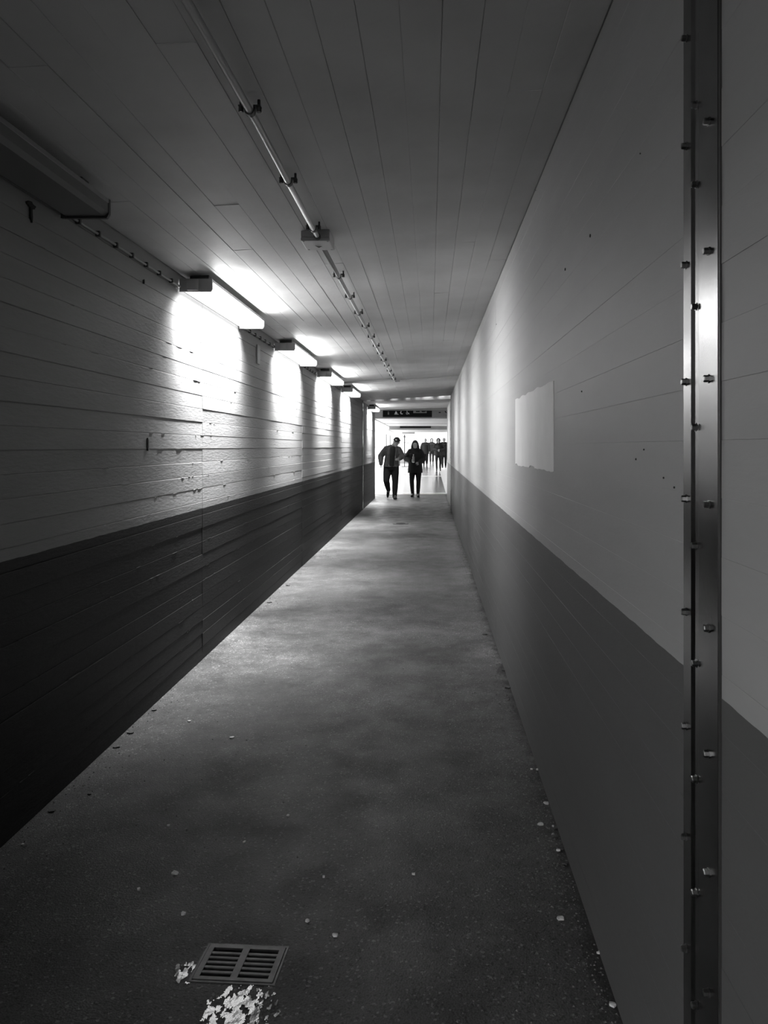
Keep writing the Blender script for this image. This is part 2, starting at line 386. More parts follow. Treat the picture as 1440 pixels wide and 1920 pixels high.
hole = mesh_obj('tie_hole_disc', hole_bm, M_hole, wr)  # flat dark discs paint the shade inside small holes
first = True
for px, py in ((1107, 442), (1060, 505), (1055, 215), (1005, 357), (1201, 288), (1091, 734), (1208, 843), (1193, 861), (1245, 896), (1265, 914), (931, 608), (894, 628)):
    y, z = at_right(px, py)
    o = hole if first else hole.copy()
    if not first: COL.objects.link(o)
    first = False
    s = (0.8 if px in (1107, 1060) else RND.uniform(0.25, 0.5)); o.location = (XR - 0.0022, y, z); o.scale = (1, s, s)

# ------------------------------------------------------------------ marks and fittings on the left wall
def at_left(px, py, x=XL):
    y = F * x / (px - VPX); return y, H - (py - VPY) * y / F
def blot(px0, py0, w_, h_, seed, nm='stain'):
    y, z = at_left(px0, py0); r = random.Random(seed); bm = bmesh.new(); vs_ = []
    n = 18
    for i in range(n):
        a = 2 * math.pi * i / n; k = 0.7 + 0.5 * r.random()
        vs_.append((y + w_ * k * math.cos(a), z + h_ * k * math.sin(a)))
    A = [bm.verts.new((XL + 0.006, a, b)) for a, b in vs_]; B = [bm.verts.new((XL - 0.004, a, b)) for a, b in vs_]
    bm.faces.new(A)
    for i in range(n): bm.faces.new((A[i], B[i], B[(i + 1) % n], A[(i + 1) % n]))
    bmesh.ops.recalc_face_normals(bm, faces=bm.faces[:])
    return mesh_obj(nm, bm, M_hole, wl)
blot(276, 833, 0.010, 0.038, 1); blot(56, 384, 0.030, 0.012, 2); blot(57, 400, 0.008, 0.035, 4); blot(269, 528, 0.006, 0.012, 3)
y, z = at_left(483, 665)
tag(mesh_obj('wall_plate', bbox(XL, XL + 0.012, y - 0.05, y + 0.05, z - 0.085, z + 0.085, 0.002), M_house), 'narrow upright grey metal plate on the left wall between two lit lamps', 'plate')

# ------------------------------------------------------------------ lamps along the top of the left wall
def make_lamp(lit, length=1.45):
    root = empty('tube_lamp')
    # local: x from wall side (-) to room side (+), y along the passage from the near end, z=0 at the ceiling contact
    zt, zb = -0.040, -0.112
    xa, xb = -0.088, 0.104
    m = M_glow if lit else M_off
    c = 0.016
    prof = [(xa, zt - 0.018), (xb, zt - 0.018), (xb, zb + c), (xb - c, zb), (xa + c, zb), (xa, zb + c)]
    mesh_obj('diffuser', prism(prof, 0.012, length - 0.012), m, root)
    mesh_obj('housing', bbox(xa - 0.004, xb + 0.003, 0.004, length - 0.004, zt - 0.018, zt, 0.002, 1), M_house, root)
    for s, y0, y1 in ((-1, -0.004, 0.012), (1, length - 0.012, length + 0.004)):
        cc = 0.010
        pc = [(xa - 0.006, zt), (xb + 0.004, zt), (xb + 0.004, zb + cc), (xb + 0.004 - cc, zb - 0.008), (xa - 0.006, zb - 0.008)]
        e = mesh_obj('end_cap', prism(pc, y0, y1), M_cap if lit or s < 0 else M_bracket, root)
        yy = (y0 - 0.012, y0 + 0.002) if s < 0 else (y1 - 0.002, y1 + 0.012)
        mesh_obj('cap_panel', bbox(-0.045, 0.026, yy[0], yy[1], zb - 0.002, zt - 0.002, 0.003, 1), M_cap, e)
    if lit:
        def area(nm, loc, rot, sy, watts, spread):
            l = bpy.data.lights.new(nm, 'AREA'); l.shape = 'RECTANGLE'; l.size = sy; l.size_y = length - 0.06; l.energy = watts; l.spread = math.radians(spread)
            q = bpy.data.objects.new(nm, l); COL.objects.link(q); q.parent = root; q.location = loc; q.rotation_euler = rot
        area('tube_light', (xb + 0.004, length / 2, (zt + zb) / 2 - 0.012), (0, math.radians(-90 + 30), 0), 0.030, SIDE_W, 80)
        area('tube_light', (xb + 0.004, length / 2, zb + 0.022), (0, math.radians(-90 - 12), 0), 0.020, UP_W, 180)
        area('tube_light', (0.008, length / 2, zb - 0.002), (0, 0, 0), xb - xa - 2 * c, DOWN_W, 66)
        area('tube_light', (xb - 0.03, length / 2, zb - 0.012), (0, math.radians(34), 0), 0.030, WALL_W, 112)
    for y in (0.12, length - 0.12):
        mesh_obj('bracket', bbox(-0.06, 0.06, y - 0.03, y + 0.03, zt, 0.004, 0.002, 1), M_bracket, root)
    return root
LX = -1.448
lit = make_lamp(True); off = make_lamp(False)
off.location = (LX, 1.68, zc(LX))
tag(off, 'unlit tube lamp with a dark end cap high on the left wall near the viewer', 'lamp', 'tube lamps along the left wall')
LL = ['lit tube lamp first after the unlit lamp, above the brightest wall patch', 'lit tube lamp second after the unlit one, past the small upright wall plate',
      'lit tube lamp third after the unlit one, before the ceiling cross duct', 'lit tube lamp fourth after the unlit one, just before the dark stretch at the joint',
      'lit tube lamp beyond the expansion joint, last before the hall']
for i, (yn, lb) in enumerate(zip((4.60, 7.42, 10.2, 13.0, 18.5), LL)):
    o = lit if i == 0 else copy_tree(lit)
    o.location = (LX, yn, zc(LX) if i < 4 else ZC2 + 0.004)
    tag(o, lb, 'lamp', 'tube lamps along the left wall')

# cable under the corner between the lamps, with clips
def cable(ya, yb, label):
    root = empty('lamp_cable', (XL + 0.016, ya, zc(XL) - 0.085)); tag(root, label, 'cable', 'cables between the lamps')
    bm = bmesh.new(); n = 24; pts = []
    for i in range(n + 1):
        t = i / n; pts.append((mnoise.noise(Vector((ya + t * 3, 1, 0))) * 0.003, t * (yb - ya), mnoise.noise(Vector((ya + t * 4, 5, 0))) * 0.004))
    tube(bm, pts, 0.006, 8); mesh_obj('cable', bm, M_house, root, True)
    y = 0.1
    while y < yb - ya - 0.05:
        bm = bbox(-0.012, 0.010, y - 0.008, y + 0.008, -0.012, 0.014, 0.002, 1); mesh_obj('cable_clip', bm, M_clip, root); y += 0.195
cable(3.16, 4.585, 'thin clipped cable from the unlit lamp to the first lit lamp')
cable(6.07, 7.405, 'thin clipped cable between the first and second lit lamps')
cable(8.89, 10.185, 'thin clipped cable between the second and third lit lamps')
cable(11.67, 12.985, 'thin clipped cable between the third and fourth lit lamps')

# ------------------------------------------------------------------ conduit on the ceiling
CX = -0.582; CR = 0.0125
def conduit(pts, name, label):
    root = empty(name, pts[0]); tag(root, label, 'pipe', 'conduit along the ceiling')
    bm = bmesh.new(); tube(bm, [Vector(p) - Vector(pts[0]) for p in pts], CR, 14); mesh_obj('pipe', bm, M_pvc, root, True)
    return root
def cz(x): return zc(x) - 0.036
def clip(root, y, x):
    base = Vector(root.location)
    def L_(p): return Vector(p) - base
    bm = bmesh.new(); zz = zc(x)
    n = 14; R0, R1 = CR + 0.0004, CR + 0.004
    prof = []
    for i in range(n + 1):
        a = math.pi + math.pi * i / n
        prof.append((R1 * math.cos(a), R1 * math.sin(a)))
    inner = [(R0 * math.cos(math.pi + math.pi * i / n), R0 * math.sin(math.pi + math.pi * i / n)) for i in range(n, -1, -1)]
    c = L_((x, y, cz(x)))
    def ext(pl):
        A = [bm.verts.new((c.x + a, c.y - 0.011, c.z + b)) for a, b in pl]; B = [bm.verts.new((c.x + a, c.y + 0.011, c.z + b)) for a, b in pl]
        k = len(pl); bm.faces.new(A[::-1]); bm.faces.new(B)
        for i in range(k): bm.faces.new((A[i], A[(i + 1) % k], B[(i + 1) % k], B[i]))
    for s in (-1, 1):
        sx = [(s * R0, 0), (s * R1, 0), (s * R1, 0.012), (s * 0.036, 0.012), (s * 0.036, 0.016), (s * R0, 0.016)]
        ext(sx)
        t = L_((x + s * 0.029, y, 0)); zt = zz - base.z
        cyl(bm, (t.x, t.y, c.z + 0.002), (t.x, t.y, zt), 0.005, 8)
        cyl(bm, (t.x, t.y, c.z - 0.004), (t.x, t.y, c.z + 0.012), 0.0085, 6)
    for i in range(n):
        pl = [prof[i], prof[i + 1], inner[n - i - 1], inner[n - i]]
        ext(pl)
    bmesh.ops.recalc_face_normals(bm, faces=bm.faces[:])
    mesh_obj('pipe_clip', bm, M_clip, root)
BY0, BY1 = 3.87, 4.06
pa = conduit([(CX - 0.045, -4.0, cz(CX - 0.045)), (CX - 0.022, 1.2, cz(CX - 0.022)), (CX - 0.008, 2.0, cz(CX - 0.008)), (CX, 2.5, cz(CX)), (CX, 3.0, cz(CX)), (CX, BY0 + 0.004, cz(CX))],
             'ceiling_conduit', 'grey conduit pipe on the ceiling running from the viewer to the square junction box')
for y, x in ((-2.6, CX - 0.039), (-1.3, CX - 0.033), (0.0, CX - 0.027), (1.15, CX - 0.0222), (1.78, CX - 0.012), (2.42, CX - 0.001), (3.07, CX), (3.73, CX)): clip(pa, y, x)
pb = conduit([(CX, BY1 - 0.004, cz(CX)), (CX, 8.0, cz(CX)), (CX, 12.36, cz(CX))], 'ceiling_conduit', 'grey conduit pipe on the ceiling from the square junction box to the cross duct')
y = 4.77
while y < 12.2: clip(pb, y, CX); y += 0.662
# junction box
jb = empty('junction_box', (CX - 0.012, (BY0 + BY1) / 2, zc(CX))); tag(jb, 'square grey junction box in the ceiling conduit', 'junction box')
mesh_obj('body', bbox(-0.075, 0.075, -0.095, 0.095, -0.036, 0.004, 0.004), M_boxm, jb)
mesh_obj('lid', bbox(-0.076, 0.076, -0.096, 0.096, -0.056, -0.036, 0.005), M_boxm, jb)
for sx, sy in ((-1, -1), (1, -1), (1, 1), (-1, 1)):
    bm = bmesh.new(); cyl(bm, (sx * 0.062, sy * 0.082, -0.0575), (sx * 0.062, sy * 0.082, -0.054), 0.005, 10); mesh_obj('screw', bm, M_bolt, jb)
bm = bmesh.new(); cyl(bm, (0.012, -0.118, -0.036), (0.012, -0.093, -0.036), 0.017, 12); mesh_obj('cable_gland', bm, M_clip, jb)
bm = bmesh.new(); tube(bm, [(-0.012, 0.0, -0.0565), (-0.006, 0.02, -0.058), (0.004, 0.026, -0.058), (0.016, 0.016, -0.0565)], 0.0025, 8); mesh_obj('bright_tag', bm, M_chip, jb)
# cross duct and its end box
cd = empty('cross_duct', (-1.0, 12.42, zc(-1.0))); tag(cd, 'flat grey cable duct crossing the ceiling to the left wall', 'cable duct')
bm = bbox(-0.53, 0.36, -0.05, 0.05, -0.028, 0.0, 0.003); bmesh.ops.rotate(bm, verts=bm.verts, cent=(0, 0, 0), matrix=Matrix.Rotation(-TILT, 3, 'Y')); mesh_obj('channel', bm, M_boxm, cd)
bm = bbox(-0.53, 0.36, -0.052, 0.052, -0.033, -0.028, 0.001, 1); bmesh.ops.rotate(bm, verts=bm.verts, cent=(0, 0, 0), matrix=Matrix.Rotation(-TILT, 3, 'Y')); mesh_obj('lid', bm, M_pvc, cd)
eb = empty('end_box', (CX + 0.01, 12.42, zc(CX))); tag(eb, 'pale square box where the ceiling conduit meets the cross duct', 'junction box')
mesh_obj('body', bbox(-0.07, 0.07, -0.06, 0.06, -0.04, 0.003, 0.003), M_boxm, eb); mesh_obj('lid', bbox(-0.072, 0.072, -0.062, 0.062, -0.052, -0.04, 0.004), M_pvc, eb)
bm = bmesh.new(); tube(bm, [(CX + 0.09, 12.42, zc(CX + 0.09) - 0.006), (XR - 0.02, 12.42, zc(XR - 0.02) - 0.006)], 0.005, 8)
tag(mesh_obj('ceiling_cable', bm, M_pvc), 'thin cable from the pale end box across the ceiling to the right wall', 'cable')

# ------------------------------------------------------------------ drain grate, puddle, litter
gc, ga, gw, gd = GC.to_3d(), GA, GW, GD
gr = empty('drain_grate', (gc.x, gc.y, 0), ga); tag(gr, 'rusty iron drain grate with two columns of slots set in the asphalt', 'drain')
hw, hd = gw / 2 - 0.006, gd / 2 - 0.006
bm = bmesh.new()
for x0, x1, y0, y1 in ((-gw / 2, gw / 2, hd, gd / 2), (-gw / 2, gw / 2, -gd / 2, -hd), (-gw / 2, -hw, -hd, hd), (hw, gw / 2, -hd, hd)): box(bm, x0, x1, y0, y1, -0.05, 0.002)
mesh_obj('frame', bm, M_iron, gr)
bm = bmesh.new(); fw = 0.016; iw, idp = hw - 0.002, hd - 0.002
for x0, x1, y0, y1 in ((-iw, iw, idp - 0.012, idp), (-iw, iw, -idp, -idp + 0.012), (-iw, -iw + fw, -idp + 0.012, idp - 0.012), (iw - fw, iw, -idp + 0.012, idp - 0.012), (-0.010, 0.010, -idp + 0.012, idp - 0.012)):
    box(bm, x0, x1, y0, y1, -0.016, 0.004)
mesh_obj('grid_frame', bm, M_iron, gr)
nb = 5; span = 2 * (idp - 0.012); pitch = span / (nb + 1)
for k in range(nb):
    yc = -span / 2 + pitch * (k + 1)
    for x0, x1 in ((-iw + fw - 0.001, -0.0095), (0.0095, iw - fw + 0.001)):
        mesh_obj('bar', bbox(x0, x1, yc - 0.0052, yc + 0.0052, -0.014, 0.0032, 0.0015, 1), M_iron, gr)
bm = bmesh.new(); v = box(bm, -gw / 2, gw / 2, -gd / 2, gd / 2, -0.4, -0.05)
bm.faces.ensure_lookup_table(); bm.faces.remove(bm.faces[1]); mesh_obj('pit', bm, M_pit, gr)

# puddle: irregular sheet of water around the near side of the grate
bm = bmesh.new(); NX, NY = 150, 150; x0, x1, y0, y1 = -0.74, -0.36, 1.66, 2.16; V = {}
def inside_grate(x, y):
    p = Matrix.Rotation(-ga, 2) @ Vector((x - gc.x, y - gc.y)); return abs(p.x) < gw / 2 + 0.003 and abs(p.y) < gd / 2 + 0.003
def wet(x, y):
    if inside_grate(x, y): return False
    a = max(0, 1 - ((x + 0.49) / 0.115) ** 2 - ((y - 1.895) / 0.15) ** 2)
    b = max(0, 1 - ((x + 0.67) / 0.045) ** 2 - ((y - 2.06) / 0.06) ** 2)
    k = max(a, b * 0.8)
    if k <= 0: return False
    n = mnoise.fractal(Vector((x * 55, y * 30, 2.0)), 1.0, 2.0, 5)
    return k * 0.70 + n * 0.75 > 0.45
def gv(i, j):
    if (i, j) not in V:
        x = x0 + (x1 - x0) * i / NX; y = y0 + (y1 - y0) * j / NY
        V[(i, j)] = bm.verts.new((x, y, 0.0016 + 0.0006 * mnoise.noise(Vector((x * 40, y * 40, 0)))))
    return V[(i, j)]
for i in range(NX):
    for j in range(NY):
        if wet(x0 + (x1 - x0) * (i + .5) / NX, y0 + (y1 - y0) * (j + .5) / NY): bm.faces.new((gv(i, j), gv(i + 1, j), gv(i + 1, j + 1), gv(i, j + 1)))
tag(mesh_obj('puddle', bm, M_water, None, True), 'shallow broken puddle of water glinting beside the drain grate', 'puddle')

# small dark drain slot far down the passage
dn = empty('floor_drain', (-0.55, 14.1, 0)); tag(dn, 'small flat dark drain cover far down the passage floor', 'drain')
bm = bmesh.new(); cyl(bm, (0, 0, 0.0), (0, 0, 0.006), 0.15, 24); mesh_obj('cover', bm, M_iron, dn)
bm = bmesh.new(); cyl(bm, (0, 0, 0.006), (0, 0, 0.009), 0.09, 20); mesh_obj('lid', bm, M_pit, dn)

def at_floor(px, py):
    y = F * H / (py - VPY); return (px - VPX) * y / F, y
def scrap(nm, px, py, size, mat, label, cat, group, seed):
    x, y = at_floor(px, py); r = random.Random(seed); bm = bmesh.new(); n = 9; top = []; bot = []
    for i in range(n):
        a = 2 * math.pi * i / n; k = size * 0.8 * (0.65 + 0.5 * r.random())
        q = (x + k * math.cos(a), y + k * 0.8 * math.sin(a))
        z = 0.003 + r.random() * size * 0.16
        top.append(bm.verts.new((q[0], q[1], z + 0.0015))); bot.append(bm.verts.new((q[0], q[1], max(0.0, z - 0.003 - r.random() * 0.002))))
    ct = bm.verts.new((x, y, 0.005 + size * 0.1)); cb = bm.verts.new((x, y, 0.0))
    for i in range(n):
        j = (i + 1) % n
        bm.faces.new((top[i], top[j], ct)); bm.faces.new((bot[j], bot[i], cb)); bm.faces.new((bot[i], bot[j], top[j], top[i]))
    bmesh.ops.recalc_face_normals(bm, faces=bm.faces[:])
    tag(mesh_obj(nm, bm, mat), label, cat, group)
for i, (px, py, s) in enumerate(((1050, 1723, 0.016), (1024, 1507, 0.014), (1013, 1546, 0.016), (1037, 1550, 0.006), (1037, 1566, 0.008), (1148, 1885, 0.014), (1123, 1788, 0.008), (1047, 1595, 0.010), (1008, 1444, 0.012), (997, 1443, 0.007))):
    scrap('paper_scrap', px, py, s, M_chip, 'small pale scrap lying on the asphalt along the right wall', 'litter', 'pale scraps by the right wall', 40 + i)
for i, (px, py, s) in enumerate(((435, 1384, 0.016), (355, 1353, 0.012), (328, 1638, 0.015), (344, 1714, 0.011), (540, 1530, 0.008), (316, 1549, 0.009), (260, 1668, 0.008), (458, 1580, 0.009), (628, 1755, 0.012), (576, 1728, 0.009), (42, 1585, 0.009), (775, 1640, 0.008), (607, 1645, 0.007))):
    scrap('paper_scrap', px, py, s, M_chip, 'small pale scrap on the open middle of the asphalt', 'litter', 'pale scraps on the open floor', 60 + i)
for i, (px, py, s) in enumerate(((1043, 1553, 0.016), (1040, 1570, 0.018), (1050, 1592, 0.018), (1060, 1620, 0.014), (952, 1290, 0.022), (909, 1190, 0.030), (945, 1258, 0.018))):
    scrap('dead_leaf', px, py, s, M_leaf, 'crumpled dark leaf lying at the foot of the right wall', 'leaf', 'dark leaves by the right wall', 80 + i)
for i, (px, py, s) in enumerate(((98, 1522, 0.018), (290, 1332, 0.020), (245, 1375, 0.022), (218, 1402, 0.020), (168, 1490, 0.010), (505, 1130, 0.03), (540, 1098, 0.03))):
    scrap('dead_leaf', px, py, s, M_leaf, 'crumpled dark leaf lying at the foot of the left wall', 'leaf', 'dark leaves by the left wall', 90 + i)
# grit nobody could count
bm = bmesh.new(); r = random.Random(9)
for _ in range(2600):
    y = 1.5 + 10 * r.random() ** 1.6
    x = (XR - 0.004 - abs(r.gauss(0, 0.045))) if r.random() < 0.5 else ((XL + 0.01 + abs(r.gauss(0, 0.05))) if r.random() < 0.3 else r.uniform(XL + 0.05, XR - 0.05))
    if inside_grate(x, y) or (-0.75 < x < -0.35 and 1.6 < y < 2.2): continue
    s = r.uniform(0.0012, 0.0042) * (1 + y * 0.06); a = r.uniform(0, 6.28)
    b3 = [bm.verts.new((x + s * math.cos(a + t), y + s * math.sin(a + t), 0.0)) for t in (0, 2.1, 4.2)]; t_ = bm.verts.new((x, y, s * 0.9))
    for i in range(3): bm.faces.new((b3[i], b3[(i + 1) % 3], t_))
tag(mesh_obj('floor_grit', bm, M_grit), 'fine grit scattered over the asphalt and along the walls', 'grit', kind='stuff')

# ------------------------------------------------------------------ the bright hall beyond the passage
M_tile = material('hall_floor_dark', 0.11, 0.22, mottle=0.15, mscale=2.0, bump=0.04, bscale=8)
M_white = material('white_paint', 0.82, 0.5, mottle=0.03)
M_wline = material('white_floor_paint', 0.80, 0.35, mottle=0.08, mscale=8)
M_soff = material('soffit_panel', 0.62, 0.5, mottle=0.04)
M_fasc = material('fascia_grey', 0.26, 0.5, mottle=0.06)
M_sign = material('sign_black', 0.006, 0.6, spec=0.1)
M_signg = material('sign_grey', 0.16, 0.4)
M_picto = material('pictogram_pale', 0.55, 0.5)
M_frame = material('frame_grey', 0.30, 0.4, mottle=0.05)
M_dark = material('dark_metal', 0.03, 0.5)
M_glass = material('pane_pale', 0.70, 0.15, mottle=0.05)
YH, YB = 22.9, 62.0
def slope_box(name, x0, x1, y0, y1, h0, h1, mat, parent=None):
    bm = bmesh.new(); v = box(bm, x0, x1, y0, y1, 0, 1)
    for q in v: q.co.z = hall_z(q.co.y) + (h0 if q.co.z < 0.5 else h1)
    return mesh_obj(name, bm, mat, parent)
hf = struct(slope_box('floor_hall', -9, 4, YH, YB, -0.2, 0.0, M_tile), 'polished floor of the bright hall', 'floor')
struct(slope_box('floor_side', -9, -1.8, 20.2, YH, -0.2, 0.0, M_wline), 'pale paving beside the mouth of the passage', 'floor')
struct(slope_box('floor_side', 0.75, 4, 20.2, YH, -0.2, 0.0, M_wline), 'pale paving on the right of the passage mouth', 'floor')
for k, (a, b, c, d) in enumerate(((-1.6, 4, 23.2, 23.5), (0.5, 0.95, 23.5, 60), (-2.4, 0.5, 33.3, 33.8), (-9, -1.25, 23.5, 60))):
    slope_box('floor_marking_glare', a, b, c, d, 0.0005, 0.003 + 0.0005 * k, M_wline, hf)  # white lines; the wide left sheet paints in the floor glare
# side wall on the left, far facade, right wall
hl = struct(mesh_obj('wall_hall_left', bbox(-5.3, -5.0, 21.3, YB, -0.2, 3.6), M_white), 'white wall along the left of the hall', 'wall')
for k in range(9):
    y = 26 + k * 3.9
    b = mesh_obj('pilaster', bbox(-5.0, -4.8, y, y + 0.5, hall_z(y) - 0.02, 3.6), M_frame if k % 3 == 1 else M_white, hl)
struct(mesh_obj('wall_hall_right', bbox(2.6, 2.9, 21.1, YB, -0.2, 3.3), M_white), 'white wall along the right of the hall', 'wall')
struct(mesh_obj('wall_mouth_left', bbox(-5.0, -1.80, 20.9, 21.1, -0.1, 2.95), M_white), 'wall left of the passage mouth', 'wall')
struct(mesh_obj('wall_mouth_right', bbox(0.75, 2.6, 20.9, 21.1, -0.1, 2.95), M_white), 'wall right of the passage mouth', 'wall')
fa = struct(mesh_obj('wall_hall_end', bbox(-9, 4, YB, YB + 0.3, 0, 5.0), M_white), 'white end wall of the hall', 'wall')
for k in range(6):
    x = -7.2 + k * 1.7
    f_ = mesh_obj('window_frame', bbox(x, x + 1.4, YB - 0.06, YB + 0.02, hall_z(YB) + 0.9, hall_z(YB) + 2.3), M_frame, fa)
    mesh_obj('pane', bbox(x + 0.06, x + 1.34, YB - 0.07, YB - 0.05, hall_z(YB) + 0.96, hall_z(YB) + 2.24), M_glass, f_)

# dropped ceilings with sign bands
def soffit(name, y0, y1, zb, zt, label):
    o = struct(mesh_obj(name, bbox(-1.73, 2.6, y0, y1, H + zb, H + zt), M_soff), label, 'beam')
    mesh_obj('fascia', bbox(-1.735, 2.6, y0 - 0.03, y0 + 0.001, H + zb + 0.015, H + zt), M_fasc, o)
    mesh_obj('edge_strip', bbox(-1.76, -1.73, y0 - 0.03, y1, H + zb - 0.02, H + zb + 0.03), M_frame, o)
    return o
s1 = soffit('trim_1', 23.3, 31.6, 0.88, 1.45, 'dropped white ceiling with a grey sign band over the hall entrance')
struct(mesh_obj('ceiling_sky_block', bbox(-5.0, 2.6, YE, 23.27, H + 1.30, H + 1.45), M_soff), 'added ceiling keeping sky light off the gap between passage and hall', 'ceiling')  # unseen cover, added to keep sky light off signs and people
mesh_obj('panel_joint', bbox(-1.73, 2.6, 28.2, 28.26, H + 0.868, H + 0.882), M_frame, s1)
s2 = soffit('trim_2', 31.63, 36.5, 0.72, 1.45, 'second dropped ceiling further into the hall')
s3 = struct(mesh_obj('trim_3', bbox(-1.73, 2.6, 36.5, 49.0, H + 1.30, H + 1.45), M_soff), 'high white ceiling at the back of the hall', 'ceiling')

def sx_(px, y): return (px - VPX) * y / F
def sz_(py, y): return H + (VPY - py) * y / F
Y1 = 23.27
sg = empty('overhead_sign', (sx_(764, Y1), Y1, sz_(784, Y1))); tag(sg, 'long black overhead sign with pale pictograms over the hall entrance', 'sign')
def loc_box(root, name, px0, px1, py0, py1, y, t0, t1, mat):
    c = Vector(root.location)
    return mesh_obj(name, bbox(sx_(px0, y) - c.x, sx_(px1, y) - c.x, -t0, -t1, sz_(py1, y) - c.z, sz_(py0, y) - c.z), mat, root)
loc_box(sg, 'board', 718, 810, 770, 782, Y1, 0.06, 0.0, M_sign)
loc_box(sg, 'grey_panel', 775, 800, 770.4, 774.6, Y1, 0.064, 0.058, M_signg)
loc_box(sg, 'grey_panel', 810.3, 838.8, 769.5, 781.5, Y1, 0.06, 0.0, M_signg)
def flat(root, name, polys, y, t, mat):
    """flat pale or dark mark from pixel outlines"""
    c = Vector(root.location); bm = bmesh.new()
    for pl in polys:
        A = [bm.verts.new((sx_(a, y) - c.x, -t, sz_(b, y) - c.z)) for a, b in pl]; B = [bm.verts.new((v.co.x, -t + 0.006, v.co.z)) for v in A]
        n = len(A); bm.faces.new(A)
        for i in range(n): bm.faces.new((A[i], A[(i + 1) % n], B[(i + 1) % n], B[i]))
    bmesh.ops.recalc_face_normals(bm, faces=bm.faces[:])
    return mesh_obj(name, bm, mat, root)
def R_(a, b, c, d): return [(a, b), (c, b), (c, d), (a, d)]
flat(sg, 'pictogram', [R_(727.5, 772, 729.5, 773.2), R_(727.2, 773.8, 729.7, 777.5)], Y1, 0.064, M_signg)
flat(sg, 'pictogram', [[(740, 776.2), (742, 771.5), (743.5, 771.5), (745.5, 776.2)], R_(739.6, 776.6, 747.5, 777.3)], Y1, 0.064, M_picto)
arc = [(753 - 2.4 * math.cos(t), 773.8 + 3.2 * math.sin(t)) for t in [-1.2 + 2.4 * i / 8 for i in range(9)]] + [(753.8 - 1.4 * math.cos(t), 773.8 + 2.6 * math.sin(t)) for t in [1.2 - 2.4 * i / 8 for i in range(9)]]
flat(sg, 'pictogram', [arc, R_(753.2, 775.4, 755.2, 776.8)], Y1, 0.064, M_picto)
wheel = [(763.6 + 2.2 * math.cos(t), 775.0 + 2.2 * math.sin(t)) for t in [0.2 + 3.6 * i / 10 for i in range(11)]] + [(763.6 + 1.4 * math.cos(t), 775.0 + 1.4 * math.sin(t)) for t in [3.8 - 3.6 * i / 10 for i in range(11)]]
flat(sg, 'pictogram', [wheel, R_(762.6, 770.8, 764, 772), R_(763, 772.2, 764, 774.6), [(764, 774), (766.6, 774), (767.8, 776.6), (766.8, 777), (765.8, 774.9), (764, 774.9)]], Y1, 0.064, M_picto)
flat(sg, 'arrow_mark', [R_(780, 770.8, 787, 772.8), [(789.5, 770.6), (800, 770.6), (796, 772.6), (792, 772.9)]], Y1, 0.068, M_sign)
flat(sg, 'arrow_mark', [R_(822.5, 772.8, 826.5, 774.6)], Y1, 0.066, M_sign)
flat(sg, 'arrow_mark', [[(833.5, 771), (835.5, 771), (838, 774.5), (836.8, 774.8), (834.5, 773)]], Y1, 0.066, M_sign)
Y2 = 31.57
sh = empty('overhead_sign', (sx_(780, Y2), Y2, sz_(804, Y2))); tag(sh, 'shorter plain black overhead sign on the second dropped ceiling', 'sign')
loc_box(sh, 'board', 750, 808, 798.3, 802.6, Y2, 0.06, 0.0, M_sign)
Y3 = 41.0
hb = empty('hanging_box', (sx_(766, Y3), Y3, sz_(814, Y3))); tag(hb, 'grey box sign hanging from the high ceiling at the back of the hall', 'sign')
loc_box(hb, 'case', 754, 778, 809.5, 813.6, Y3, 0.2, 0.0, M_fasc); loc_box(hb, 'edge', 752, 779.5, 809.0, 809.8, Y3, 0.22, -0.02, M_dark)
for px in (757, 775): loc_box(hb, 'hanger', px, px + 0.7, 793.5, 809.2, Y3, 0.06, 0.04, M_dark)

# things standing about in the hall
def grounded(px, y): return (sx_(px, y), y, hall_z(y))
def pole_sign(px, y, top_py, disc_py, label, r_px):
    root = empty('pole_sign', grounded(px, y)); tag(root, label, 'sign')
    c = Vector(root.location); zt = sz_(top_py, y) - c.z; zd = sz_(disc_py, y) - c.z; rr = r_px * y / F
    bm = bmesh.new(); cyl(bm, (0, 0, 0), (0, 0, zt), 0.03, 8); mesh_obj('pole', bm, M_dark, root)
    bm = bmesh.new(); cyl(bm, (0, -0.06, zd), (0, -0.03, zd), rr, 16); mesh_obj('disc', bm, M_dark, root)
    bm = bmesh.new(); cyl(bm, (0, 0, 0), (0, 0, 0.04), 0.2, 14); mesh_obj('foot', bm, M_dark, root)
pole_sign(758.5, 44, 815, 819, 'thin dark post with a round sign at the back of the hall', 2.0)
def post(px0, px1, y, top, label):
    root = empty('thin_post', grounded((px0 + px1) / 2, y)); tag(root, label, 'post'); c = Vector(root.location)
    hw_ = (px1 - px0) / 2 * y / F; zt = sz_(top, y) - c.z
    mesh_obj('shaft', bbox(-hw_, hw_, -0.04, 0.04, 0.02, zt, 0.004, 1), M_dark, root); mesh_obj('foot', bbox(-hw_ - 0.05, hw_ + 0.05, -0.09, 0.09, 0, 0.02), M_frame, root)
post(724, 725.6, 40, 814, 'thicker dark post standing by the left side of the hall')
post(731, 732.2, 42, 816, 'slim dark post behind the man with the cap')
wsq = empty('wall_sign', (-4.98, F * 4.98 / (806 - 724), sz_(804, F * 4.98 / (806 - 724)))); tag(wsq, 'small dark square sign on the white left wall of the hall', 'sign')
q = 1.6 * wsq.location.y / F
mesh_obj('board', bbox(-0.02, 0.02, -q * 3, q * 3, -q, q), M_dark, wsq)
